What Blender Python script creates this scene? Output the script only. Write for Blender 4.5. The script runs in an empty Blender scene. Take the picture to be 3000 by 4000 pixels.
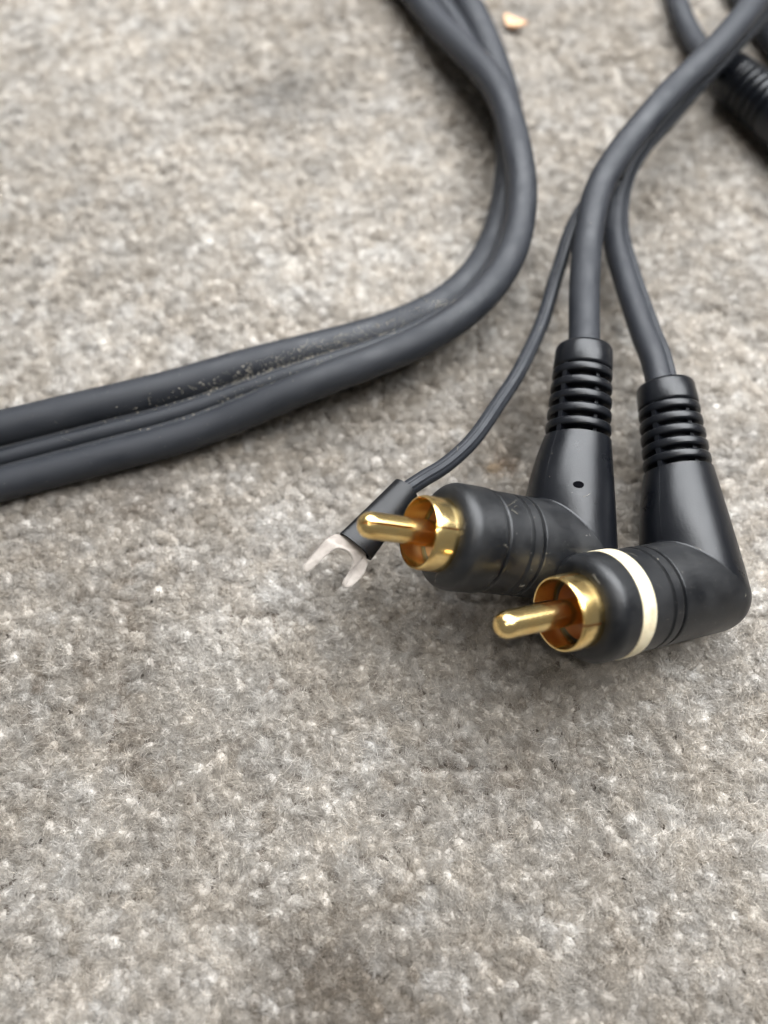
import bpy, bmesh, math, random
import numpy as np
from mathutils import Vector, Matrix

random.seed(7)
rng = np.random.default_rng(11)
R = math.radians
MM = 0.001
scene = bpy.context.scene
COL = scene.collection

# ------------------------------------------------------------------ camera
H = 89.0                       # lens height above the pile, mm
TH = R(68.0)                   # pitch below the horizon
FPX = 2900.0                   # focal length in pixels of the 3000 x 4000 photograph
cam_d = bpy.data.cameras.new('camera')
cam_d.sensor_fit = 'HORIZONTAL'
cam_d.sensor_width = 36.0
cam_d.lens = 36.0 * FPX / 3000.0
cam_d.clip_start = 0.002
cam_d.clip_end = 20.0
cam_d.dof.use_dof = True
cam_d.dof.focus_distance = 0.0845
cam_d.dof.aperture_fstop = cam_d.lens / 2.6     # 2 mm pupil of a phone lens
cam = bpy.data.objects.new('camera', cam_d)
COL.objects.link(cam)
cam.location = (0, 0, H * MM)
cam.rotation_euler = (R(90) - TH, 0, 0)
scene.camera = cam

# ------------------------------------------------------------------ light of the room
world = bpy.data.worlds.new('World')
scene.world = world
world.use_nodes = True
bg = world.node_tree.nodes['Background']
bg.inputs['Color'].default_value = (1.0, 0.975, 0.94, 1)
bg.inputs['Strength'].default_value = 0.19


def area(name, loc, target, size, size_y, power, color):
    l = bpy.data.lights.new(name, 'AREA')
    l.shape = 'RECTANGLE'
    l.size, l.size_y = size, size_y
    l.energy = power
    l.color = color
    o = bpy.data.objects.new(name, l)
    COL.objects.link(o)
    o.location = loc
    d = Vector(target) - Vector(loc)
    o.rotation_euler = d.to_track_quat('-Z', 'Y').to_euler()
    return o


area('added_key_light', (0.05, 0.18, 0.205), (0.0, 0.115, 0), 0.38, 0.20, 2.6, (0.945, 0.97, 1.0))  # unseen soft panel added low over the carpet to brighten its far end
area('ceiling_light', (0.4, 0.4, 2.3), (0, 0.05, 0), 1.6, 1.3, 13.0, (1.0, 0.985, 0.96))
area('ceiling_lamp', (-0.35, -0.3, 2.2), (0, 0.05, 0), 0.10, 0.10, 7.0, (1.0, 0.95, 0.88))

scene.view_settings.view_transform = 'Standard'
scene.view_settings.look = 'None'
scene.view_settings.exposure = -0.02
scene.view_settings.gamma = 1.0
scene.view_settings.use_curve_mapping = False
scene.cycles.max_bounces = 8
scene.cycles.diffuse_bounces = 6
scene.cycles.glossy_bounces = 5
scene.cycles.sample_clamp_indirect = 6.0
scene.cycles.use_denoising = True
scene.cycles.use_adaptive_sampling = True
scene.cycles.adaptive_threshold = 0.045
scene.cycles.adaptive_min_samples = 12
scene.cycles.filter_width = 1.3


# ------------------------------------------------------------------ helpers (all sizes in mm)
def at(px, py, h):
    """World point (mm) at height h above the pile seen at that pixel of the photograph."""
    u = (px - 1500.0) / FPX
    v = (py - 2000.0) / FPX
    z = (H - h) / (math.sin(TH) + v * math.cos(TH))
    return np.array([z * u, z * math.cos(TH) - z * v * math.sin(TH), h])


def unit(v):
    v = np.asarray(v, float)
    return v / np.linalg.norm(v)


def tag(o, label=None, cat=None, group=None, kind=None):
    for k, v in (('label', label), ('category', cat), ('group', group), ('kind', kind)):
        if v:
            o[k] = v
    return o


def empty(name, loc):
    o = bpy.data.objects.new(name, None)
    o.empty_display_size = 0.004
    o.location = Vector(loc) * MM
    COL.objects.link(o)
    return o


def mesh_obj(name, verts, faces, mat, parent=None, smooth=True, sharp=None):
    me = bpy.data.meshes.new(name)
    me.from_pydata((np.asarray(verts, float) * MM).tolist(), [], faces)
    me.update()
    bm = bmesh.new()
    bm.from_mesh(me)
    bmesh.ops.recalc_face_normals(bm, faces=bm.faces)
    if smooth:
        lim = R(sharp or 38)
        for f in bm.faces:
            f.smooth = True
        for e in bm.edges:
            if len(e.link_faces) == 2 and e.calc_face_angle(0) > lim:
                e.smooth = False
    bm.to_mesh(me)
    bm.free()
    if mat:
        me.materials.append(mat)
    o = bpy.data.objects.new(name, me)
    COL.objects.link(o)
    if parent:
        o.parent = parent
        o.matrix_parent_inverse = Matrix.Translation(-world_loc(parent))
    return o


def world_loc(o):
    v = Vector(o.location)
    p = o.parent
    # children carry world-space geometry and sit at the origin, so only empties are offset
    return v if o.type == 'EMPTY' else Vector((0, 0, 0))


def spline(pts, step=0.6):
    """Centripetal-like Catmull-Rom through the rows of pts (any width), resampled evenly in xyz."""
    P = np.asarray(pts, float)
    P = np.vstack([2 * P[0] - P[1], P, 2 * P[-1] - P[-2]])
    out = []
    for i in range(1, len(P) - 2):
        p0, p1, p2, p3 = P[i - 1], P[i], P[i + 1], P[i + 2]
        d = [max(np.linalg.norm((b - a)[:3]), 1e-6) ** 0.5 for a, b in ((p0, p1), (p1, p2), (p2, p3))]
        t0, t1 = 0, d[0]
        t2, t3 = t1 + d[1], t1 + d[1] + d[2]
        for t in np.linspace(t1, t2, 24, endpoint=False):
            A1 = (t1 - t) / (t1 - t0) * p0 + (t - t0) / (t1 - t0) * p1
            A2 = (t2 - t) / (t2 - t1) * p1 + (t - t1) / (t2 - t1) * p2
            A3 = (t3 - t) / (t3 - t2) * p2 + (t - t2) / (t3 - t2) * p3
            B1 = (t2 - t) / (t2 - t0) * A1 + (t - t0) / (t2 - t0) * A2
            B2 = (t3 - t) / (t3 - t1) * A2 + (t - t1) / (t3 - t1) * A3
            out.append((t2 - t) / (t2 - t1) * B1 + (t - t1) / (t2 - t1) * B2)
    out.append(P[-2])
    Q = np.array(out)
    s = np.concatenate([[0], np.cumsum(np.linalg.norm(np.diff(Q[:, :3], axis=0), axis=1))])
    n = max(2, int(s[-1] / step))
    si = np.linspace(0, s[-1], n + 1)
    return np.stack([np.interp(si, s, Q[:, k]) for k in range(Q.shape[1])], 1)


def tangents(C):
    T = np.gradient(C[:, :3], axis=0)
    return T / np.linalg.norm(T, axis=1)[:, None]


def sweep(C, sections, W, closed_ends=True):
    """Sweep a closed 2-D section (K,2) (or one per point) along C; W = the section's x axis at each point."""
    T = tangents(C)
    N = np.cross(T, W)
    n = len(C)
    K = len(sections) if np.ndim(sections) == 2 else len(sections[0])
    V = []
    for i in range(n):
        s = sections if np.ndim(sections) == 2 else sections[i]
        V.append(C[i, :3] + s[:, :1] * W[i] + s[:, 1:] * N[i])
    V = np.concatenate(V)
    F = []
    for i in range(n - 1):
        for k in range(K):
            a, b = i * K + k, i * K + (k + 1) % K
            F.append((a, b, b + K, a + K))
    if closed_ends:
        F.append(tuple(range(K)))
        F.append(tuple((n - 1) * K + k for k in range(K)))
    return V, F


def wobble(C, seed, amp=0.045):
    """The small unevenness of a real jacket along its run."""
    r = np.random.default_rng(seed)
    t = np.arange(len(C)) * 0.7
    D = np.zeros((len(C), 3))
    for _ in range(7):
        D += np.outer(np.sin(t / r.uniform(2.0, 11.0) + r.uniform(0, 6.3)), r.normal(0, amp, 3))
    E_ = C.copy()
    E_[:, :3] += D
    return E_


def side_frames(C, up=(0, 0, 1)):
    T = tangents(C)
    W = np.cross(T, np.array(up, float))
    return W / np.linalg.norm(W, axis=1)[:, None]


def circle(r, K=28, ry=None):
    a = np.linspace(0, 2 * math.pi, K, endpoint=False)
    return np.stack([r * np.cos(a), (ry or r) * np.sin(a)], 1)


def finned(r, fins, K=40):
    """A round section with small seam ridges: fins = [(angle deg, height, half-width deg)]."""
    a = set(np.linspace(0, 360, K, endpoint=False).tolist())
    for f, h, w in fins:
        a = {x for x in a if abs((x - f + 180) % 360 - 180) > w * 1.6}
        a |= {(f - w * 1.5) % 360, (f - w) % 360, (f - w * .5) % 360, f % 360, (f + w * .5) % 360, (f + w) % 360, (f + w * 1.5) % 360}
    out = []
    for x in sorted(a):
        rr = r
        for f, h, w in fins:
            q = abs((x - f + 180) % 360 - 180) / w
            if q < 1:
                rr += h * (1 - q * q)
            elif q < 1.6:
                rr -= 0.12 * h
        out.append((rr * math.cos(R(x)), rr * math.sin(R(x))))
    return np.array(out)


def frame(axis, hint):
    a = unit(axis)
    x = np.asarray(hint, float)
    x = unit(x - a * np.dot(x, a))
    return x, np.cross(a, x), a


def lathe(prof, origin, axis, hint, K=64, a0=0.0, a1=360.0, close=None):
    """Revolve (t, r) pairs round axis; a partial sweep is closed at its cut faces when prof is a loop."""
    x, y, a = frame(axis, hint)
    full = abs(a1 - a0 - 360) < 1e-6
    ang = np.radians(np.linspace(a0, a1, K, endpoint=not full) if full is False else np.linspace(a0, a1, K, endpoint=False))
    P = np.asarray(prof, float)
    V = []
    for g in ang:
        d = x * math.cos(g) + y * math.sin(g)
        V.append(np.asarray(origin) + P[:, :1] * a + P[:, 1:] * d)
    V = np.concatenate(V)
    n, m = len(ang), len(P)
    F = []
    for i in range(n if full else n - 1):
        j = (i + 1) % n
        for k in range(m if close else m - 1):
            l = (k + 1) % m
            F.append((i * m + k, j * m + k, j * m + l, i * m + l))
    if close and not full:
        F.append(tuple(range(m)))
        F.append(tuple((n - 1) * m + k for k in range(m)))
    if not close and full:
        if P[0, 1] > 1e-5:
            F.append(tuple(i * m for i in range(n)))
        if P[-1, 1] > 1e-5:
            F.append(tuple(i * m + m - 1 for i in range(n)))
    return V, F


# ------------------------------------------------------------------ materials
def material(name):
    m = bpy.data.materials.new(name)
    m.use_nodes = True
    nt = m.node_tree
    b = nt.nodes['Principled BSDF']
    return m, nt, b


def nd(nt, kind, **kw):
    n = nt.nodes.new(kind)
    for k, v in kw.items():
        if k.startswith('i_'):
            n.inputs[k[2:].replace('_', ' ')].default_value = v
        else:
            setattr(n, k, v)
    return n


def ramp(nt, fac, stops):
    r = nt.nodes.new('ShaderNodeValToRGB')
    el = r.color_ramp.elements
    while len(el) < len(stops):
        el.new(0.5)
    for e, (p, c) in zip(el, stops):
        e.position = p
        e.color = (*c, 1) if len(c) == 3 else c
    nt.links.new(fac, r.inputs[0])
    return r.outputs[0]


def noise(nt, scale, detail=4, rough=0.55):
    tc = nt.nodes.new('ShaderNodeTexCoord')
    n = nd(nt, 'ShaderNodeTexNoise')
    n.inputs['Scale'].default_value = scale
    n.inputs['Detail'].default_value = detail
    n.inputs['Roughness'].default_value = rough
    nt.links.new(tc.outputs['Object'], n.inputs['Vector'])
    return n.outputs['Fac']


def bump(nt, b, fac, strength, dist):
    n = nd(nt, 'ShaderNodeBump')
    n.inputs['Strength'].default_value = strength
    n.inputs['Distance'].default_value = dist
    nt.links.new(fac, n.inputs['Height'])
    nt.links.new(n.outputs[0], b.inputs['Normal'])


def black_rubber(name, base, dusty, r0, r1, speck=0.70):
    m, nt, b = material(name)
    big = noise(nt, 220, 5, 0.6)
    fine = noise(nt, 5200, 3, 0.6)
    sp = noise(nt, 3300, 1, 0.4)
    c1 = ramp(nt, big, [(0.35, base), (0.72, dusty)])
    mx = nd(nt, 'ShaderNodeMix', data_type='RGBA')
    msk = ramp(nt, sp, [(speck, (0, 0, 0)), (speck + 0.05, (1, 1, 1))])
    nt.links.new(msk, mx.inputs[0])
    nt.links.new(c1, mx.inputs[6])
    mx.inputs[7].default_value = (0.13, 0.125, 0.115, 1)
    nt.links.new(mx.outputs[2], b.inputs['Base Color'])
    rr = ramp(nt, big, [(0.3, (r0,) * 3), (0.75, (r1,) * 3)])
    nt.links.new(rr, b.inputs['Roughness'])
    bump(nt, b, fine, 0.40, 0.00004)
    b.inputs['Specular IOR Level'].default_value = 0.5
    return m


M_CABLE = black_rubber('cable_jacket', (0.0105, 0.0125, 0.0172), (0.0175, 0.0195, 0.0245), 0.48, 0.78, 0.78)
M_PLUG = black_rubber('plug_moulding', (0.0035, 0.0042, 0.006), (0.006, 0.0068, 0.009), 0.26, 0.40, 0.79)
M_PLUG.node_tree.nodes['Principled BSDF'].inputs['Specular IOR Level'].default_value = 0.42
M_HEAD = black_rubber('plug_head_rubber', (0.004, 0.0046, 0.006), (0.021, 0.0215, 0.0225), 0.32, 0.54, 0.75)
M_SLEEVE = black_rubber('heat_shrink', (0.006, 0.0065, 0.0075), (0.009, 0.009, 0.0105), 0.30, 0.42, 0.80)
M_SLEEVE.node_tree.nodes['Principled BSDF'].inputs['Specular IOR Level'].default_value = 0.3

m, nt, b = material('gold_plate')
n1 = noise(nt, 420, 5, 0.6)
nt.links.new(ramp(nt, n1, [(0.30, (0.90, 0.62, 0.24)), (0.50, (0.96, 0.71, 0.31)), (0.8, (0.99, 0.79, 0.40))]), b.inputs['Base Color'])
nt.links.new(ramp(nt, n1, [(0.3, (0.27,) * 3), (0.7, (0.16,) * 3)]), b.inputs['Roughness'])
b.inputs['Metallic'].default_value = 1.0
bump(nt, b, noise(nt, 900, 3), 0.12, 0.00005)
M_GOLD = m

m, nt, b = material('tinned_metal')
n1 = noise(nt, 500, 4, 0.6)
nt.links.new(ramp(nt, n1, [(0.3, (0.22, 0.195, 0.175)), (0.7, (0.36, 0.33, 0.30))]), b.inputs['Base Color'])
b.inputs['Metallic'].default_value = 0.85
b.inputs['Roughness'].default_value = 0.46
bump(nt, b, n1, 0.15, 0.00008)
M_TIN = m

m, nt, b = material('cream_band')
n1 = noise(nt, 300, 4)
nt.links.new(ramp(nt, noise(nt, 900, 5, 0.7), [(0.30, (0.50, 0.40, 0.25)), (0.42, (0.74, 0.64, 0.43)), (0.7, (0.84, 0.76, 0.56))]), b.inputs['Base Color'])
b.inputs['Roughness'].default_value = 0.45
b.inputs['Subsurface Weight'].default_value = 0.15
b.inputs['Subsurface Radius'].default_value = (0.001, 0.0008, 0.0005)
b.inputs['Subsurface Scale'].default_value = 0.5
M_BAND = m

m, nt, b = material('brown_insulator')
n1 = noise(nt, 500, 4)
nt.links.new(ramp(nt, n1, [(0.3, (0.20, 0.055, 0.016)), (0.7, (0.26, 0.080, 0.024))]), b.inputs['Base Color'])
b.inputs['Roughness'].default_value = 0.4
M_INSUL = m

m, nt, b = material('mould_hole')
b.inputs['Base Color'].default_value = (0.004, 0.004, 0.005, 1)
b.inputs['Roughness'].default_value = 1.0
b.inputs['Specular IOR Level'].default_value = 0.0
M_HOLE = m

m, nt, b = material('wood')
n1 = noise(nt, 500, 4)
nt.links.new(ramp(nt, n1, [(0.3, (0.50, 0.27, 0.13)), (0.7, (0.64, 0.40, 0.24))]), b.inputs['Base Color'])
b.inputs['Roughness'].default_value = 0.6
M_WOOD = m

m, nt, b = material('lint')
nt.links.new(ramp(nt, noise(nt, 3000, 2), [(0.3, (0.22, 0.19, 0.14)), (0.7, (0.50, 0.46, 0.38))]), b.inputs['Base Color'])
b.inputs['Roughness'].default_value = 0.8
M_DUST = m

# carpet backing
m, nt, b = material('carpet_backing')
n1 = noise(nt, 600, 5, 0.65)
n2 = noise(nt, 40, 4, 0.6)
mx = nd(nt, 'ShaderNodeMix', data_type='RGBA', blend_type='MULTIPLY')
mx.inputs[0].default_value = 0.6
nt.links.new(ramp(nt, n1, [(0.3, (0.16, 0.135, 0.11)), (0.7, (0.42, 0.38, 0.34))]), mx.inputs[6])
nt.links.new(ramp(nt, n2, [(0.3, (0.6, 0.57, 0.53)), (0.7, (1, 1, 1))]), mx.inputs[7])
nt.links.new(mx.outputs[2], b.inputs['Base Color'])
b.inputs['Roughness'].default_value = 0.95
b.inputs['Specular IOR Level'].default_value = 0.1
bump(nt, b, n1, 0.8, 0.0008)
M_BACK = m

# pile fibre: the colour of each tuft comes with its instance, fibres differ a little within it
m, nt, b = material('pile_fibre')
L = nt.links.new


def math_node(op, x, y=None, z=None, clamp=False):
    n = nd(nt, 'ShaderNodeMath', operation=op, use_clamp=clamp)
    for k, v in enumerate((x, y, z)):
        if v is None:
            continue
        if isinstance(v, (int, float)):
            n.inputs[k].default_value = v
        else:
            L(v, n.inputs[k])
    return n.outputs[0]


def mix_col(fac, a, b_, blend='MIX'):
    n = nd(nt, 'ShaderNodeMix', data_type='RGBA', blend_type=blend)
    for k, v in ((0, fac), (6, a), (7, b_)):
        if isinstance(v, (int, float)):
            n.inputs[k].default_value = v
        elif isinstance(v, tuple):
            n.inputs[k].default_value = (*v, 1)
        else:
            L(v, n.inputs[k])
    return n.outputs[2]


cen = nd(nt, 'ShaderNodeAttribute', attribute_type='GEOMETRY', attribute_name='tuft_centre')
vt = nd(nt, 'ShaderNodeVectorTransform', vector_type='POINT', convert_from='OBJECT', convert_to='WORLD')
L(cen.outputs['Vector'], vt.inputs[0])
TC = vt.outputs[0]


def tuft_noise(scale, detail, off=0.0):
    n = nd(nt, 'ShaderNodeTexNoise')
    n.inputs['Scale'].default_value = scale
    n.inputs['Detail'].default_value = detail
    v = nd(nt, 'ShaderNodeVectorMath', operation='ADD')
    v.inputs[1].default_value = (off, off * 0.7, off * 0.3)
    L(TC, v.inputs[0])
    L(v.outputs[0], n.inputs['Vector'])
    return n.outputs['Fac']


wn = nd(nt, 'ShaderNodeTexWhiteNoise', noise_dimensions='3D')
vs = nd(nt, 'ShaderNodeVectorMath', operation='SCALE')
vs.inputs['Scale'].default_value = 1000.0
L(TC, vs.inputs[0])
L(vs.outputs[0], wn.inputs['Vector'])
n_a, n_b, n_c, n_h = tuft_noise(520, 1), tuft_noise(110, 2, 3.0), tuft_noise(20, 2, 7.0), tuft_noise(260, 2, 11.0)
tone = math_node('ADD', math_node('MULTIPLY', wn.outputs['Value'], 0.36), math_node('MULTIPLY', n_a, 0.75))
tone = math_node('ADD', tone, math_node('MULTIPLY', n_b, 0.55))
tone = math_node('ADD', tone, math_node('MULTIPLY', n_c, 0.85))
gp = nd(nt, 'ShaderNodeNewGeometry')
hn = nd(nt, 'ShaderNodeTexNoise')
hn.inputs['Scale'].default_value = 760
hn.inputs['Detail'].default_value = 2
L(gp.outputs['Position'], hn.inputs['Vector'])
tone = math_node('ADD', tone, math_node('MULTIPLY', hn.outputs['Fac'], 0.85))
tone = math_node('MULTIPLY_ADD', math_node('SUBTRACT', tone, 1.65), 0.86, 0.5, clamp=True)
colr = ramp(nt, tone, [(0.0, (0.28, 0.243, 0.204)), (0.33, (0.47, 0.433, 0.387)), (0.66, (0.67, 0.638, 0.595)), (1.0, (0.88, 0.865, 0.835))])
colr = mix_col(1.0, colr, ramp(nt, n_h, [(0.35, (0.99, 0.988, 0.985)), (0.65, (1.03, 0.995, 0.945))]), 'MULTIPLY')
# rusty spot beside the grip of the unbanded plug, toned patches, and painted shadows
for (px, py, rad, col, amt) in ((1975, 1800, 2.0, (0.22, 0.12, 0.05), 0.8), (2022, 1757, 1.9, (0.06, 0.045, 0.03), 0.8),  # rusty stain with shadow painted into its dark part
                                (1932, 1832, 1.3, (0.46, 0.31, 0.15), 0.6), (2030, 1610, 5.0, (0.20, 0.16, 0.12), 0.45),  # rusty edge, then the cast shadow of the plug stem, painted
                                (1280, 3900, 10.0, (0.17, 0.13, 0.09), 0.75), (1120, 370, 8.0, (0.24, 0.23, 0.22), 0.5),  # a brown and a grey darker patch
                                (1780, 2360, 4.0, (0.18, 0.14, 0.11), 0.35), (560, 1915, 5.0, (0.22, 0.18, 0.15), 0.45),  # cast shadows painted under the plug head and the flat cable
                                (850, 2550, 8.0, (0.86, 0.83, 0.78), 0.40), (2000, 2950, 10.0, (0.30, 0.25, 0.20), 0.15)):  # pale patch, then faint shade painted in front of the banded plug
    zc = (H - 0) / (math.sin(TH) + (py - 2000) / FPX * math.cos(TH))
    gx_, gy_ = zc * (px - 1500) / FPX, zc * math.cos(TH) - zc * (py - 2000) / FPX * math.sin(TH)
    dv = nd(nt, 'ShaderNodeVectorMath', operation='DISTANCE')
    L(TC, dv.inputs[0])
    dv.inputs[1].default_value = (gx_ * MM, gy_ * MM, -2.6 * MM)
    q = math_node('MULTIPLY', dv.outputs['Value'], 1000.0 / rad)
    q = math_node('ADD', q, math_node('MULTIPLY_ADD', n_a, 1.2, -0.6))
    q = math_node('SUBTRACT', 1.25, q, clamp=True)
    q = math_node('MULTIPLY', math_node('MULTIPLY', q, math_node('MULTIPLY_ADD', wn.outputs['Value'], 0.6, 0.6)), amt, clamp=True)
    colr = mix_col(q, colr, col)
fib = nd(nt, 'ShaderNodeAttribute', attribute_type='GEOMETRY', attribute_name='fibre')
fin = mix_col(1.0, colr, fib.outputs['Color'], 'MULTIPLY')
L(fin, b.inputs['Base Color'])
b.inputs['Roughness'].default_value = 0.62
b.inputs['Specular IOR Level'].default_value = 0.3
tr = nd(nt, 'ShaderNodeBsdfTranslucent')
nt.links.new(fin, tr.inputs['Color'])
ms = nd(nt, 'ShaderNodeMixShader')
ms.inputs[0].default_value = 0.30
out = nt.nodes['Material Output']
nt.links.new(b.outputs[0], ms.inputs[1])
nt.links.new(tr.outputs[0], ms.inputs[2])
nt.links.new(ms.outputs[0], out.inputs['Surface'])
M_PILE = m

# ------------------------------------------------------------------ carpet
PILE = 2.6                               # pile height, mm


def build_carpet():
    n = 60
    xs = np.linspace(-450, 450, n)
    V = [(x, y + 60, -1.15 + 0.15 * random.uniform(-1, 1)) for y in xs for x in xs]
    F = [(j * n + i, j * n + i + 1, (j + 1) * n + i + 1, (j + 1) * n + i) for j in range(n - 1) for i in range(n - 1)]
    carpet = mesh_obj('carpet', V, F, M_BACK)
    tag(carpet, 'worn grey beige cut pile carpet under the cables', 'carpet', kind='structure')

    # swatches of pile: each a square of tufts, every tuft a yarn body and a spray of bent fibres.
    # They live in a collection of their own that the pile object draws its instances from.
    src = bpy.data.collections.new('pile_swatches')
    SW, SP = 9.0, 1.13
    for v in range(8):
        r = np.random.default_rng(100 + v)
        VV, FF, CC, TT = [], [], [], []
        nv = 0
        nrow = int(round(SW / (SP * 0.9)))
        ncol = int(round(SW / SP))
        for iy in range(nrow):
            for ix in range(ncol):
                cx = (ix + (0.5 if iy % 2 else 0.0) + r.normal(0, 0.24)) * SW / ncol - SW / 2
                cy = (iy + r.normal(0, 0.24)) * SW / nrow - SW / 2
                k = float(np.clip(r.normal(1.0, 0.17), 0.65, 1.5))
                hh = PILE * float(np.clip(r.normal(1.0, 0.09), 0.75, 1.25))
                tilt = r.normal(0, 0.05, 2)
                asp, phi = r.uniform(0.78, 1.28), r.uniform(0, 3.14)
                cf, sf = math.cos(phi), math.sin(phi)
                centre = np.array([cx, cy, 0.0])
                verts, faces, cols = [], [], []
                # low rounded yarn end that merges with its neighbours
                nr, na = 5, 8
                for i in range(nr):
                    e0 = k * 0.95 * (i + 0.15) / (nr - 0.85)
                    for q in range(na):
                        g = 2 * math.pi * (q + 0.5 * (i % 2)) / na
                        e = e0 * r.uniform(0.88, 1.12)
                        verts.append((e * math.cos(g) + tilt[0], e * math.sin(g) + tilt[1], hh * 0.86 - 0.34 * (e / 0.70) ** 2 + r.normal(0, 0.05)))
                        cols.append(float(r.uniform(0.90, 1.04)))
                for i in range(nr - 1):
                    for q in range(na):
                        j = (q + 1) % na
                        faces.append((i * na + q, i * na + j, (i + 1) * na + j, (i + 1) * na + q))
                faces.append(tuple(range(na)))
                nf = 108
                lay = r.normal(0, 0.22, 2)
                for f in range(nf):
                    stray = f >= nf - 5
                    rad = k * 0.73 * math.sqrt(r.random())
                    a = r.random() * 2 * math.pi
                    ca, sa = math.cos(a), math.sin(a)
                    base = np.array([rad * ca + tilt[0], rad * sa + tilt[1], hh * 0.86 - 0.34 * (rad / 0.70) ** 2 - 0.15])
                    up = r.uniform(0.34, 0.72)
                    lean = np.array([ca, sa]) * rad * 0.25 + r.normal(0, 0.27, 2) + lay
                    if stray:
                        up *= r.uniform(1.2, 1.9)
                        lean = r.normal(0, 0.5, 2)
                    curl = r.normal(0, 0.26 if not stray else 0.6, 2)
                    w = r.uniform(0.020, 0.036) * (0.8 if stray else 1)
                    segs = 3 if not stray else 5
                    k0 = len(verts)
                    sh = float(np.clip(r.normal(1.0, 0.11), 0.72, 1.3)) * (1.3 if stray else 1)
                    nc = 0.35 * float(np.linalg.norm(curl))
                    for s in range(segs + 1):
                        t = s / segs
                        x0 = base[0] + lean[0] * t + curl[0] * t ** 2.4
                        y0 = base[1] + lean[1] * t + curl[1] * t ** 2.4
                        z0 = base[2] + up * (t - nc * t ** 3)
                        ww = w * (1 - 0.5 * t ** 3)
                        for q in range(3):
                            g = 2.094 * q + a
                            verts.append((x0 + ww * math.cos(g), y0 + ww * math.sin(g), z0))
                            cols.append(sh)
                    for s in range(segs):
                        for q in range(3):
                            p, e = k0 + s * 3 + q, k0 + s * 3 + (q + 1) % 3
                            faces.append((p, e, e + 3, p + 3))
                    faces.append((k0 + segs * 3, k0 + segs * 3 + 1, k0 + segs * 3 + 2))
                va = np.array(verts)
                ua, ub = va[:, 0] * cf + va[:, 1] * sf, -va[:, 0] * sf + va[:, 1] * cf
                ua, ub = ua * asp, ub / asp
                va[:, 0], va[:, 1] = ua * cf - ub * sf, ua * sf + ub * cf
                VV.append(va + centre)
                FF += [tuple(i + nv for i in f_) for f_ in faces]
                CC += cols
                TT.append(np.tile(centre, (len(verts), 1)))
                nv += len(verts)
        VV, TT = np.concatenate(VV), np.concatenate(TT)
        me = bpy.data.meshes.new('pile_swatch')
        me.from_pydata((VV * MM).tolist(), [], FF)
        me.polygons.foreach_set('use_smooth', [True] * len(me.polygons))
        at_ = me.attributes.new('fibre', 'FLOAT_COLOR', 'POINT')
        cc = np.ones((len(CC), 4), np.float32)
        cc[:, :3] = np.array(CC)[:, None]
        at_.data.foreach_set('color', cc.ravel())
        at_ = me.attributes.new('tuft_centre', 'FLOAT_VECTOR', 'POINT')
        at_.data.foreach_set('vector', (TT * MM).astype(np.float32).ravel())
        me.materials.append(M_PILE)
        src.objects.link(bpy.data.objects.new('pile_swatch', me))

    gx, gy = np.meshgrid(np.arange(-17, 18) * SW, np.arange(-8, 25) * SW)
    x, y = gx.ravel(), gy.ravel()
    N = x.size
    rot = np.stack([rng.normal(0, 0.012, N), rng.normal(0, 0.012, N), rng.integers(0, 4, N) * math.pi / 2], 1)
    me = bpy.data.meshes.new('carpet_pile')
    P = np.stack([x, y, np.full(N, -PILE)], 1) * MM
    me.vertices.add(N)
    me.vertices.foreach_set('co', P.astype(np.float32).ravel())
    a = me.attributes.new('swatch_rotation', 'FLOAT_VECTOR', 'POINT')
    a.data.foreach_set('vector', rot.astype(np.float32).ravel())
    me.materials.append(M_PILE)
    pile = bpy.data.objects.new('carpet_pile', me)
    COL.objects.link(pile)
    pile.parent = carpet
    pile['kind'] = 'stuff'

    ng = bpy.data.node_groups.new('pile', 'GeometryNodeTree')
    ng.interface.new_socket('Geometry', in_out='INPUT', socket_type='NodeSocketGeometry')
    ng.interface.new_socket('Geometry', in_out='OUTPUT', socket_type='NodeSocketGeometry')
    gi, go = ng.nodes.new('NodeGroupInput'), ng.nodes.new('NodeGroupOutput')
    m2p = ng.nodes.new('GeometryNodeMeshToPoints')
    iop = ng.nodes.new('GeometryNodeInstanceOnPoints')
    ci = ng.nodes.new('GeometryNodeCollectionInfo')
    ci.inputs['Collection'].default_value = src
    ci.inputs['Separate Children'].default_value = True
    ci.inputs['Reset Children'].default_value = True
    ra = ng.nodes.new('GeometryNodeInputNamedAttribute')
    ra.data_type = 'FLOAT_VECTOR'
    ra.inputs['Name'].default_value = 'swatch_rotation'
    e2r = ng.nodes.new('FunctionNodeEulerToRotation')
    iop.inputs['Pick Instance'].default_value = True
    rv = ng.nodes.new('FunctionNodeRandomValue')
    rv.data_type = 'INT'
    [s for s in rv.inputs if s.name == 'Min' and s.type == 'INT'][0].default_value = 0
    [s for s in rv.inputs if s.name == 'Max' and s.type == 'INT'][0].default_value = 7
    J = ng.links.new
    J(gi.outputs[0], m2p.inputs['Mesh'])
    J(m2p.outputs[0], iop.inputs['Points'])
    J(ci.outputs[0], iop.inputs['Instance'])
    J([s for s in rv.outputs if s.type == 'INT'][0], iop.inputs['Instance Index'])
    J(ra.outputs[0], e2r.inputs[0])
    J(e2r.outputs[0], iop.inputs['Rotation'])
    J(iop.outputs[0], go.inputs[0])
    md = pile.modifiers.new('pile', 'NODES')
    md.node_group = ng
    return carpet


build_carpet()


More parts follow.
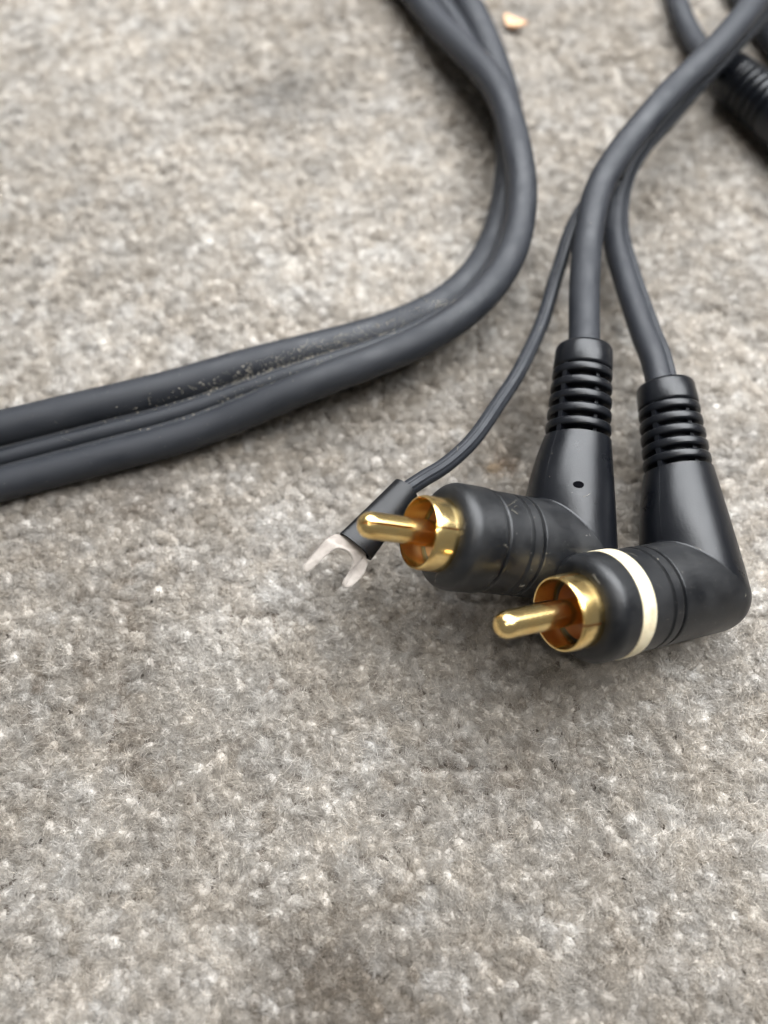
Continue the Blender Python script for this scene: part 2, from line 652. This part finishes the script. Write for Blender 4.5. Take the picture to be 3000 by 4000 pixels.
# ------------------------------------------------------------------ the flat three-cored cable
def build_flat_cable():
    #       px     py    h    roll
    rows = [(-900, 1950, 2.9, -16), (-350, 1880, 2.7, -18), (0, 1797, 3.0, -18), (400, 1683, 3.2, -13), (802, 1578, 3.4, -4),
            (1203, 1445, 5.0, 20), (1604, 1298, 5.2, 34), (1802, 1182, 5.6, 43), (1932, 1030, 6.0, 54), (1995, 830, 6.2, 71),
            (2000, 630, 6.3, 92), (1968, 443, 6.1, 111), (1889, 253, 5.6, 141), (1725, 0, 4.8, 183), (1480, -260, 3.8, 190), (1100, -520, 3.2, 186)]
    C = spline([np.append(at(a, b_, h), r) for a, b_, h, r in rows], 0.7)
    C = wobble(C, 4, 0.06)
    T = tangents(C)
    out = np.cross(T, np.array([0, 0, 1.0]))
    out /= np.linalg.norm(out, axis=1)[:, None]
    up = np.cross(out, T)
    ph = np.radians(C[:, 3])[:, None]
    W = np.cos(ph) * out + np.sin(ph) * up
    N = np.cross(T, W)
    cable = empty('flat_cable', at(802, 1578, 0))
    tag(cable, 'flat black three-cored cable looping from the side up to the top, with dusty grooves', 'cable')
    o_a, o_b = 3.40, -3.68
    for off, r, name in ((o_a, 2.1, 'outer_core'), (o_b, 2.4, 'outer_core'), (0.0, 1.18, 'centre_core')):
        V, F = sweep(C + np.hstack([off * W, np.zeros((len(C), 1))]), circle(r, 36), W)
        mesh_obj(name, V, F, M_CABLE, cable)
    # thin webs with a moulded ridge between the cores
    for s in (-1, 1):
        a, b_ = (1.0, 2.3) if s > 0 else (-2.4, -1.0)
        m_ = (a + b_) / 2
        sec = np.array([(a, -.62), (b_, -.62), (b_, .62), (m_ + .0, .56), (m_ - .08, .80), (m_ - .2, .80), (m_ - .26, .56), (a, .62)] if s > 0 else [(a, -.62), (b_, -.62), (b_, .62), (m_ + .26, .56), (m_ + .2, .80), (m_ + .08, .80), (m_ + .0, .56), (a, .62)])
        V, F = sweep(C, sec, W)
        mesh_obj('web', V, F, M_CABLE, cable)
    # dust lying in the grooves
    r = np.random.default_rng(5)
    V, F = [], []
    s_of = np.linspace(0, 1, len(C))
    pxw = lambda p: (np.argmin(np.linalg.norm(C[:, :2] - at(*p)[:2], axis=1)))
    i0, i1 = pxw((250, 1720, 4)), pxw((1750, 1230, 5))
    ic = pxw((1250, 1430, 5))
    # camera-side face of the ribbon: the +N or -N side that points up
    for n in range(1500):
        i = int(np.clip(r.normal(ic, (i1 - i0) * 0.22), i0, i1)) if n < 1380 else int(r.integers(0, len(C)))
        if n < 1380:
            u = r.choice([-1.35, -2.0, 1.3, -1.2, 0.8, -0.8], p=[.36, .24, .18, .1, .06, .06]) + r.normal(0, 0.25)
        else:
            u = r.uniform(-5.6, 5.6)
        sg = 1 if N[i][2] > 0 else -1
        hh = 0.66
        for off, rr in ((o_a, 2.1), (o_b, 2.4), (0, 1.18)):
            if abs(u - off) < rr:
                hh = max(hh, math.sqrt(rr * rr - (u - off) ** 2))
        q = (abs(r.normal(0, 0.04)) + 0.022) * (1.0 if n < 1380 else 0.7)
        c = C[i, :3] + r.uniform(-0.4, 0.4) * T[i] + u * W[i] + sg * (hh + q * 0.4) * N[i]
        k = len(V)
        for d in ((1, 0, 0), (-1, 0, 0), (0, 1, 0), (0, -1, 0), (0, 0, 1), (0, 0, -1)):
            V.append(c + np.array(d) * q * r.uniform(0.6, 1.4))
        F += [(k, k + 2, k + 4), (k + 2, k + 1, k + 4), (k + 1, k + 3, k + 4), (k + 3, k, k + 4),
              (k + 2, k, k + 5), (k + 1, k + 2, k + 5), (k + 3, k + 1, k + 5), (k, k + 3, k + 5)]
    for n in range(46):
        i = int(np.clip(r.normal(ic, (i1 - i0) * 0.3), i0, i1))
        u = r.choice([-1.75, -2.2, 1.6, 0.0]) + r.normal(0, 0.4)
        sg = 1 if N[i][2] > 0 else -1
        hh = 0.66
        for off, rr in ((o_a, 2.1), (o_b, 2.4), (0, 1.18)):
            if abs(u - off) < rr:
                hh = max(hh, math.sqrt(rr * rr - (u - off) ** 2))
        p = C[i, :3] + u * W[i] + sg * (hh + 0.03) * N[i]
        dr = unit(T[i] * r.normal(0, 1) + W[i] * r.normal(0, 0.5) + sg * N[i] * abs(r.normal(0, 0.25)))
        bd = np.cross(dr, N[i]) * r.normal(0, 0.6)
        ln, k = r.uniform(0.35, 1.1), len(V)
        for s_ in range(5):
            t_ = s_ / 4
            c = p + dr * ln * t_ + bd * ln * t_ * t_
            for g in range(3):
                V.append(c + 0.018 * (W[i] * math.cos(2.094 * g) + N[i] * math.sin(2.094 * g)))
        for s_ in range(4):
            for g in range(3):
                a_, b2 = k + s_ * 3 + g, k + s_ * 3 + (g + 1) % 3
                F.append((a_, b2, b2 + 3, a_ + 3))
    d = mesh_obj('dust', V, F, M_DUST, cable, smooth=False)
    d['kind'] = 'stuff'


build_flat_cable()


# ------------------------------------------------------------------ right-angled plug
RH = 5.7


def build_plug(E, head_dir, stem_dir, parent, banded, seam_deg=12.0, L=28.0, hole=False, slit_turn=0.0, pin_slit=None, pin=7.9):
    s, d = unit(stem_dir), unit(head_dir)
    E = np.asarray(E, float)
    n = unit(s - d)
    refl = lambda v: v - 2 * np.dot(v, n) * n
    # radial frame of the stem: x points to the head side, y roughly up
    xs = unit(d - s * np.dot(d, s))
    ys = np.cross(s, xs)
    if ys[2] < 0:
        ys = -ys
    K = 112
    gam = math.acos(np.dot(s, d))

    def r_stem(t, t0, ex=1.6):
        q = np.clip((t - t0) / (14.1 - t0), 0, 1)
        return RH + (4.05 - RH) * q ** ex

    def groove(t, c, w=0.21, dep=0.42):
        return -dep * max(0.0, 1 - ((t - c) / w) ** 2)

    FACE = 18.3
    tl = list(np.arange(7.0, 16.2, 0.13)) + [16.3, 16.5, 16.7]

    def r_head(t):
        r = RH + groove(t, 8.5) + groove(t, 10.1)
        if banded:
            if 13.0 < t < 15.0:
                r -= 0.05
        else:
            r += groove(t, 13.3, 0.22, 0.34)
        if t > 13.3:
            r += 0.16
        return r
    prof = [(t, r_head(t)) for t in tl]
    fr = 1.6
    for a in np.linspace(0, 90, 11)[1:]:
        prof.append((FACE - fr + fr * math.sin(R(a)), RH + 0.16 - fr + fr * math.cos(R(a))))
    prof += [(FACE, 4.0), (FACE - 0.25, 3.95), (FACE - 0.25, 3.0)]
    rows = []
    for k in range(K):
        g = 2 * math.pi * k / K
        rho = xs * math.cos(g) + ys * math.sin(g)
        rhod = refl(rho)
        tc = -RH * np.dot(rho, n) / np.dot(s, n)
        Cn = E + RH * rho + tc * s
        w = max(0.0, -math.cos(g))
        rf = 0.30 + 3.6 * w ** 1.6
        Tn = rf / math.tan(gam / 2)
        line = []
        # seam: a hair-thin flash line down one side of the stem
        for t in np.linspace(14.1, tc + Tn, 16):
            line.append(E + rho * r_stem(t, tc + Tn, 1.38 + 0.40 * math.cos(g)) + s * t)
        ctr = Cn + unit(s + d) * (rf / math.sin(gam / 2))
        p0, p1 = Cn + s * Tn - ctr, Cn + d * Tn - ctr
        om = math.acos(np.clip(np.dot(unit(p0), unit(p1)), -1, 1))
        for q in np.linspace(0, 1, 10)[1:-1]:
            line.append(ctr + (math.sin((1 - q) * om) * p0 + math.sin(q * om) * p1) / math.sin(om))
        for t in np.linspace(tc + Tn, 7.0, 6)[:-1]:
            line.append(E + rhod * RH + d * t)
        for t, r in prof:
            line.append(E + rhod * r + d * t)
        rows.append(line)
    m_ = len(rows[0])
    V = np.array(rows).reshape(-1, 3)
    F = []
    for k in range(K):
        j = (k + 1) % K
        for i in range(m_ - 1):
            F.append((k * m_ + i, j * m_ + i, j * m_ + i + 1, k * m_ + i + 1))
    F.append(tuple(k * m_ for k in range(K)))
    F.append(tuple(k * m_ + m_ - 1 for k in range(K)))
    plug = mesh_obj('plug', V, F, M_PLUG, parent, sharp=50)
    plug.data.materials.append(M_HEAD)
    cen_ = np.array([tuple(p.center) for p in plug.data.polygons]) / MM - E
    hm = (cen_ @ d) > (cen_ @ s) * 1.0
    plug.data.polygons.foreach_set('material_index', hm.astype(np.int32))
    P = plug

    # flash seam along the stem
    g = R(seam_deg)
    rho = xs * math.cos(g) + ys * math.sin(g)
    tan_ = np.cross(s, rho)
    tcs = -RH * np.dot(rho, n) / np.dot(s, n) + 0.26
    V, F = [], []
    ts = np.linspace(tcs + 0.05, 14.0, 30)
    for t in ts:
        c = E + s * t + rho * (r_stem(t, max(tcs, -3), 1.78) - 0.03)
        V += [c - tan_ * 0.07, c + rho * 0.065, c + tan_ * 0.07]
    for i in range(len(ts) - 1):
        for a, b_ in ((0, 1), (1, 2)):
            F.append((i * 3 + a, i * 3 + b_, i * 3 + b_ + 3, i * 3 + a + 3))
    mesh_obj('seam', V, F, M_PLUG, P, sharp=150)

    # strain relief: core, five grip rings, two long ribs, end collar
    V, F = lathe([(13.6, 2.55), (L - 0.5, 2.4)], E, s, xs, 40)
    mesh_obj('relief_core', V, F, M_PLUG, P)
    nr = 5
    pitch = (L - 3.4 - 14.1) / nr
    for i in range(nr):
        c = 14.1 + pitch * (i + 0.72)
        ro = 4.0 - 0.35 * (i + 0.5) / nr
        hw = 0.54
        pr = [(c - hw, 2.3), (c - hw, ro - 0.20), (c - hw * 0.82, ro - 0.05), (c - hw * 0.5, ro), (c + hw * 0.5, ro), (c + hw * 0.82, ro - 0.05), (c + hw, ro - 0.20), (c + hw, 2.3)]
        V, F = lathe(pr, E, s, xs, 64, close=True)
        mesh_obj('grip_ring', V, F, M_PLUG, P, sharp=55)
    for gdeg in (seam_deg, seam_deg + 72, seam_deg + 180, seam_deg + 252):
        a = R(gdeg)
        rho = xs * math.cos(a) + ys * math.sin(a)
        tn = np.cross(s, rho)
        V = []
        main = abs(gdeg - seam_deg) < 1 or abs(gdeg - seam_deg - 180) < 1
        for t, top in ((13.9, 3.93 if main else 3.3), (L - 3.0, 3.52 if main else 3.1)):
            for u, v in ((-0.28, 2.2), (0.28, 2.2), (0.28, top), (-0.28, top)):
                V.append(E + s * t + tn * u + rho * v)
        F = [(0, 1, 2, 3), (7, 6, 5, 4), (0, 4, 5, 1), (1, 5, 6, 2), (2, 6, 7, 3), (3, 7, 4, 0)]
        mesh_obj('grip_rib', V, F, M_PLUG, P, smooth=False)
    c0 = L - 3.3
    pr = [(c0, 2.2), (c0, 3.4), (c0 + 0.12, 3.58), (c0 + 0.4, 3.64), (L - 0.55, 3.52), (L - 0.18, 3.36), (L, 3.02), (L, 2.0)]
    V, F = lathe(pr, E, s, xs, 56, close=True)
    mesh_obj('collar', V, F, M_PLUG, P, sharp=60)

    if banded:
        ro = RH + 0.21
        pr = [(13.05, 5.2), (13.05, ro - .05), (13.12, ro), (14.88, ro + .01), (14.95, ro - .04), (14.95, 5.2)]
        V, F = lathe(pr, E, d, ys, 96, close=True)
        o = mesh_obj('band', V, F, M_BAND, P, sharp=50)
        o['label'] = 'cream white ring round the plug head'
    if hole:
        c0 = E + s * 6.9
        rho = unit(ys * 0.80 + xs * 0.60)
        th0 = -RH * np.dot(rho, n) / np.dot(s, n) + 0.3
        V = [c0 + rho * (r_stem(6.9, th0) + 0.05)]
        tn = np.cross(s, rho)
        for k in range(24):
            a = 2 * math.pi * k / 24
            u, v = 0.62 * math.cos(a), 0.40 * math.sin(a)
            rr = rho * math.sqrt((RH + 0.0) ** 2 - u * u)
            V.append(c0 + s * v + tn * u + rr - rho * RH + rho * (r_stem(6.9 + v, th0) + 0.07))
        F = [(0, k + 1, (k + 1) % 24 + 1) for k in range(24)]
        mesh_obj('mould_hole', V, F, M_HOLE, P, smooth=False)

    # ground shell: four gold leaves with hair-thin slits, each curling in slightly at the lip
    hint = np.cross(d, np.array([0, 0, 1.0]))
    r0, th = 3.98, 0.30
    e = FACE
    sl = [(e - 0.6, r0), (e + 1.2, r0 + .03), (e + 2.2, r0), (e + 2.62, r0 - .06), (e + 2.72, r0 - .14), (e + 2.70, r0 - th + .02), (e + 2.3, r0 - th), (e - 3.0, r0 - th - .02), (e - 3.0, r0)]
    for q in range(4):
        a0 = slit_turn + q * 90 + 1.3
        V, F = lathe(sl, E, d, hint, 25, a0, slit_turn + q * 90 + 88.7, close=True)
        mesh_obj('shell_leaf', V, F, M_GOLD, P, sharp=55)
    V, F = lathe([(e - 0.2, 0.5), (e - 0.2, 3.2), (e - 0.6, 3.6), (e - 2.2, 3.66), (e - 2.9, 3.66), (e - 2.9, 0.5)], E, d, hint, 48, close=True)
    mesh_obj('insulator', V, F, M_INSUL, P)
    # centre pin
    rp, tip = 1.43, e + 2.7 + pin
    pp = [(e - 2.2, rp), (e + 2.0, rp)] + [(t, rp) for t in np.linspace(e + 2.6, tip - 1.5, 12)]
    for a in np.linspace(0, 90, 10)[1:]:
        pp.append((tip - 1.5 + 1.5 * math.sin(R(a)), max(0.02, rp * math.cos(R(a)) ** 0.85)))
    x, y, ax = frame(d, hint)
    ang = list(np.linspace(0, 360, 48, endpoint=False))
    if pin_slit is not None:
        for f in (pin_slit, pin_slit + 180):
            ang = [a for a in ang if abs((a - f + 180) % 360 - 180) > 9]
            ang += [(f + q) % 360 for q in (-8.6, -5.8, -5.0, 0, 5.0, 5.8, 8.6)]
        ang.sort()
    V, F = [], []
    for a in ang:
        cut = pin_slit is not None and min(abs((a - pin_slit + 180) % 360 - 180), abs((a - pin_slit) % 360 - 180)) < 5.3
        dr = x * math.cos(R(a)) + y * math.sin(R(a))
        for t, r in pp:
            rr = r
            if cut and t > tip - 5.4:
                rr = max(0.015, r - 0.95)
            V.append(E + ax * t + dr * rr)
    m_, n_ = len(pp), len(ang)
    for i in range(n_):
        j = (i + 1) % n_
        for k in range(m_ - 1):
            F.append((i * m_ + k, j * m_ + k, j * m_ + k + 1, i * m_ + k + 1))
    F.append(tuple(i * m_ + m_ - 1 for i in range(n_)))
    mesh_obj('pin', V, F, M_GOLD, P, sharp=45)
    return plug


# ------------------------------------------------------------------ the lead with its two plugs and earth wire
def build_lead():
    lead = empty('phono_lead', at(2300, 1500, 0))
    tag(lead, 'black lead splitting into two gold-tipped angled plugs and a thin wire with spade fork', 'audio cable')
    E1, ring1 = at(2222, 2160, 5.7), at(1642, 2079, 15.7)
    E2, ring2 = at(2718, 2290, 5.5), at(2175, 2400, 14.0)
    c1, c2 = at(2282, 1360, 9.8), at(2597, 1506, 7.8)
    d1, d2, s1, s2 = unit(ring1 - E1), unit(ring2 - E2), unit(c1 - E1), unit(c2 - E2)
    print('plug lengths', np.linalg.norm(ring1 - E1), np.linalg.norm(ring2 - E2), np.linalg.norm(c1 - E1), np.linalg.norm(c2 - E2))
    p1 = build_plug(E1, d1, s1, lead, False, L=np.linalg.norm(c1 - E1), hole=True, slit_turn=78, pin_slit=80, pin=7.0)
    p1['label'] = 'all-black plug with a pinhole in its body'
    p2 = build_plug(E2, d2, s2, lead, True, L=np.linalg.norm(c2 - E2), slit_turn=52)
    p2['label'] = 'black plug with a cream ring'

    # cores
    A = [at(3290, -420, 9), at(3110, -190, 13.5), at(2985, -40, 15), at(2871, 105, 15.2), at(2722, 260, 14.8), at(2573, 420, 13.8), at(2430, 590, 12.6),
         at(2343, 740, 11.6), at(2298, 920, 10.8), at(2284, 1100, 10.3), at(2283, 1240, 10.0)]
    A += [c1 - s1 * 0.2, c1 - s1 * 3]
    CA = wobble(spline(A, 0.7), 1)
    V, F = sweep(CA, circle(1.95, 32), side_frames(CA))
    mesh_obj('core', V, F, M_CABLE, lead)
    Bp = [at(3330, -330, 3), at(3140, -140, 5.5), at(3015, 0, 6.8), at(2895, 135, 7.2), at(2748, 292, 6.9), at(2603, 462, 6.4), at(2497, 580, 5.8),
          at(2436, 680, 5.2), at(2406, 780, 4.8), at(2402, 928, 4.6), at(2436, 1065, 5.0), at(2480, 1194, 5.8), at(2522, 1305, 6.7),
          at(2560, 1400, 7.5), c2 - s2 * 1.2 - np.array([0.35, 0, 0]), c2 - s2 * 4]
    CB = wobble(spline(Bp, 0.7), 2)
    V, F = sweep(CB, finned(1.72, [(218, 0.45, 12)]), side_frames(CB))
    mesh_obj('core', V, F, M_CABLE, lead)
    G = [at(3310, -380, 6), at(3125, -165, 9.5), at(3000, -20, 10.9), at(2884, 118, 11.2), at(2736, 275, 10.8), at(2588, 440, 10.0), at(2447, 590, 9.0),
         at(2362, 690, 8.0), at(2296, 785, 7.2), at(2240, 880, 6.6), at(2178, 1061, 6.0), at(2118, 1260, 5.8), at(2045, 1420, 6.2), at(1968, 1548, 7.0),
         at(1850, 1710, 8.0), at(1740, 1815, 9.0), at(1640, 1878, 10.0), at(1560, 1935, 10.6), at(1500, 2000, 11.0)]
    CG = wobble(spline(G, 0.6), 3, 0.03)
    V, F = sweep(CG, finned(0.98, [(288, 0.14, 13), (248, 0.11, 12)], 32), side_frames(CG))
    mesh_obj('earth_wire', V, F, M_CABLE, lead)
    # web still joining the cores above the split
    k1 = int(np.argmin(np.linalg.norm(CA - A[6], axis=1)))
    cw, W = [], []
    for p in CA[:k1]:
        q = CB[np.argmin(np.linalg.norm(CB - p, axis=1))]
        cw.append((p + q) / 2)
        W.append((q - p))
    cw, W = np.array(cw), np.array(W)
    half = np.linalg.norm(W, axis=1) / 2 - 1.0
    T = tangents(cw)
    W = W - T * np.sum(W * T, 1)[:, None]
    W /= np.linalg.norm(W, axis=1)[:, None]
    V, F = sweep(cw, [np.array([(-h_, -.4), (h_, -.4), (h_, .4), (-h_, .4)]) for h_ in half], W)
    mesh_obj('web', V, F, M_CABLE, lead)

    # spade terminal: tinned fork in a heat-shrink sleeve
    a0, a1 = at(1585, 1912, 10.6), at(1395, 2128, 12.6)
    root, mid = at(1388, 2128, 12.6), at(1258, 2268, 12.9)
    ax = unit(mid - root)
    nrm = unit(np.array([-0.10, -0.42, 0.9]))
    nrm = unit(nrm - ax * np.dot(nrm, ax))
    sx = np.cross(ax, nrm)
    outl = []
    # outline across (u) and along (v)
    outl += [(-0.9, -3.5), (-0.9, -0.6), (-1.5, -0.05), (-2.35, 0.65), (-2.72, 1.6), (-2.78, 2.8), (-2.62, 4.2), (-2.25, 4.75), (-1.75, 4.6), (-1.55, 4.0), (-1.5, 3.0)]
    for a in np.linspace(180, 360, 13):
        outl.append((1.42 * math.cos(R(a)), 2.6 + 1.42 * math.sin(R(a))))
    outl += [(1.5, 3.2), (1.55, 4.4), (1.72, 5.0), (2.1, 5.15), (2.5, 4.7), (2.78, 3.2), (2.72, 1.7), (2.35, 0.65), (1.5, -0.05), (0.9, -0.6), (0.9, -3.5)]
    bm = bmesh.new()
    vs = []
    for u, v in outl:
        u, v = u * 1.03, v if v < 3.5 else v + (0.75 if u > 0 else -0.45)
        bend = -0.03 * v * v * 0.5
        p = root + sx * u + ax * v + nrm * bend
        vs.append(bm.verts.new(p * MM))
    f = bm.faces.new(vs)
    ex = bmesh.ops.extrude_face_region(bm, geom=[f])
    bmesh.ops.translate(bm, verts=[q for q in ex['geom'] if isinstance(q, bmesh.types.BMVert)], vec=Vector(-nrm * 0.42 * MM))
    bmesh.ops.recalc_face_normals(bm, faces=bm.faces)
    rim = [e for e in bm.edges if len(e.link_faces) == 2 and e.calc_face_angle(0) > 1.2]
    bmesh.ops.bevel(bm, geom=rim, offset=0.11 * MM, segments=2, affect='EDGES', clamp_overlap=True)
    me = bpy.data.meshes.new('spade_terminal')
    bm.to_mesh(me)
    bm.free()
    me.materials.append(M_TIN)
    fork = bpy.data.objects.new('spade_terminal', me)
    COL.objects.link(fork)
    fork.parent = lead
    fork.matrix_parent_inverse = Matrix.Translation(-Vector(lead.location))
    fork['label'] = 'tinned U-shaped spade fork'
    pts = [a0 - unit(a1 - a0) * -0.0, a0 * 0.66 + a1 * 0.34, a0 * 0.33 + a1 * 0.67, a1 + unit(a1 - a0) * 0.3]
    CS = spline(pts, 0.35)
    T = tangents(CS)
    Wv = np.array([sx - t * np.dot(sx, t) for t in T])
    Wv /= np.linalg.norm(Wv, axis=1)[:, None]
    secs = []
    for i in range(len(CS)):
        q = i / (len(CS) - 1)
        secs.append(circle(1.68 + 0.56 * q ** 1.2, 32, 1.22 - 0.5 * q ** 1.2))
    V, F = sweep(CS, secs, Wv, closed_ends=False)
    ki = 32
    nV = len(V)
    inner = []
    for i in (0, len(CS) - 1):
        c = CS[i, :3]
        ring = V[i * ki:(i + 1) * ki]
        inner.append(c + (ring - c) * 0.84)
    V = np.vstack([V, inner[0], inner[1], inner[0] + T[0] * 1.2, inner[1] - T[-1] * 1.2])
    for k in range(ki):
        j = (k + 1) % ki
        e0 = (len(CS) - 1) * ki
        F += [(k, j, nV + j, nV + k), (e0 + k, e0 + j, nV + ki + j, nV + ki + k),
              (nV + k, nV + j, nV + 2 * ki + j, nV + 2 * ki + k), (nV + ki + k, nV + ki + j, nV + 3 * ki + j, nV + 3 * ki + k)]
    mesh_obj('sleeve', V, F, M_SLEEVE, fork, sharp=60)
    return lead


lead_obj = build_lead()


def scatter_lint(parent, sources, count, seed):
    r = np.random.default_rng(seed)
    V, F = [], []
    pool = []
    for o in sources:
        for p in o.data.polygons:
            if p.normal.z > 0.25 and len(p.vertices) == 4:
                pool.append((np.array(p.center) / MM, np.array(p.normal)))
    for n_ in range(count):
        c0, nn = pool[int(r.integers(len(pool)))]
        tx = unit(np.cross(nn, r.normal(0, 1, 3)))
        ty = np.cross(nn, tx)
        if n_ % 3 == 0:
            ln, bd = r.uniform(0.4, 1.5), r.normal(0, 0.5)
            k = len(V)
            for s_ in range(6):
                t_ = s_ / 5
                c = c0 + nn * (0.02 + 0.25 * t_ * (1 - t_)) + tx * ln * t_ + ty * bd * ln * t_ * t_
                for g in range(3):
                    V.append(c + 0.016 * (ty * math.cos(2.094 * g) + nn * math.sin(2.094 * g)))
            for s_ in range(5):
                for g in range(3):
                    a_, b2 = k + s_ * 3 + g, k + s_ * 3 + (g + 1) % 3
                    F.append((a_, b2, b2 + 3, a_ + 3))
        else:
            q, k = 0.02 + abs(r.normal(0, 0.022)), len(V)
            for d_ in ((1, 0, 0), (-1, 0, 0), (0, 1, 0), (0, -1, 0), (0, 0, 1), (0, 0, -1)):
                V.append(c0 + nn * 0.01 + np.array(d_) * q * r.uniform(0.6, 1.5))
            F.extend([(k, k + 2, k + 4), (k + 2, k + 1, k + 4), (k + 1, k + 3, k + 4), (k + 3, k, k + 4),
                      (k + 2, k, k + 5), (k + 1, k + 2, k + 5), (k + 3, k + 1, k + 5), (k, k + 3, k + 5)])
    o = mesh_obj('lint', V, F, M_DUST, parent, smooth=False)
    o['kind'] = 'stuff'


scatter_lint(lead_obj, [o for o in bpy.data.objects if o.parent == lead_obj and o.name.split('.')[0] in ('core', 'plug', 'earth_wire')], 150, 21)


# ------------------------------------------------------------------ other lead ends at the corner
def build_corner():
    lead = empty('plug_lead', at(2850, 330, 0))
    tag(lead, 'blurred black lead with ribbed plug at the right edge, passing under the splitting lead', 'audio cable')
    c = at(2838, 288, 3.8)
    E = at(3190, 560, 5.4)
    s = unit(c - E)
    L = 25.0
    E = c - s * L
    hd = unit(np.cross(s, np.array([0, 0, 1.0])) * -1 + np.array([0, 0, -0.05]))
    if hd[0] < 0:
        hd = -hd
    build_plug(E, hd, s, lead, False, seam_deg=80, L=L, slit_turn=10)
    pts = [at(2440, -700, 2.0), at(2560, -350, 2.0), at(2618, -120, 2.0), at(2655, 40, 2.1), at(2705, 150, 2.3), at(2768, 232, 3.2), c, c - s * 3]
    C = spline(pts, 0.7)
    V, F = sweep(C, finned(1.8, [(60, 0.3, 11)]), side_frames(C))
    mesh_obj('core', V, F, M_CABLE, lead)

    pts = [at(2700, -560, 2), at(2800, -250, 2), at(2872, -60, 2.0), at(2945, 60, 2.1), at(3040, 190, 2.1), at(3180, 330, 2.0), at(3420, 470, 2)]
    C = spline(pts, 0.7)
    V, F = sweep(C, finned(1.9, [(110, 0.3, 11)]), side_frames(C))
    o = mesh_obj('audio_cable', V, F, M_CABLE)
    tag(o, 'short stretch of dark cable crossing the top right corner beneath the splitting lead', 'cable')


build_corner()


# ------------------------------------------------------------------ wood chip
def build_chip():
    base = at(2005, 98, 0.6)
    o2 = [(-2.1, 1.9), (-1.1, 1.75), (0.1, 1.1), (1.6, 0.35), (3.0, -0.6), (1.2, -1.15), (-0.9, -1.3), (-1.75, -0.9), (-1.9, 0.4)]
    V, F = [], []
    n = len(o2)
    for top in (0, 1):
        for u, v in o2:
            u, v = u * 0.78, v * 0.74
            V.append(base + np.array([u, v * 1.15, 0.25 + 0.05 * u * u + 0.10 * v + (0.45 if top else 0)]))
    V.append(base + np.array([-0.2, 0.1, 0.9]))
    V.append(base + np.array([-0.2, 0.1, 0.1]))
    for k in range(n):
        j = (k + 1) % n
        F += [(k, j, n + j, n + k), (n + k, n + j, 2 * n), (j, k, 2 * n + 1)]
    o = mesh_obj('wood_chip', V, F, M_WOOD, smooth=False)
    tag(o, 'small orange tan wood chip lying on the carpet beside the looping cable', 'wood chip')


build_chip()
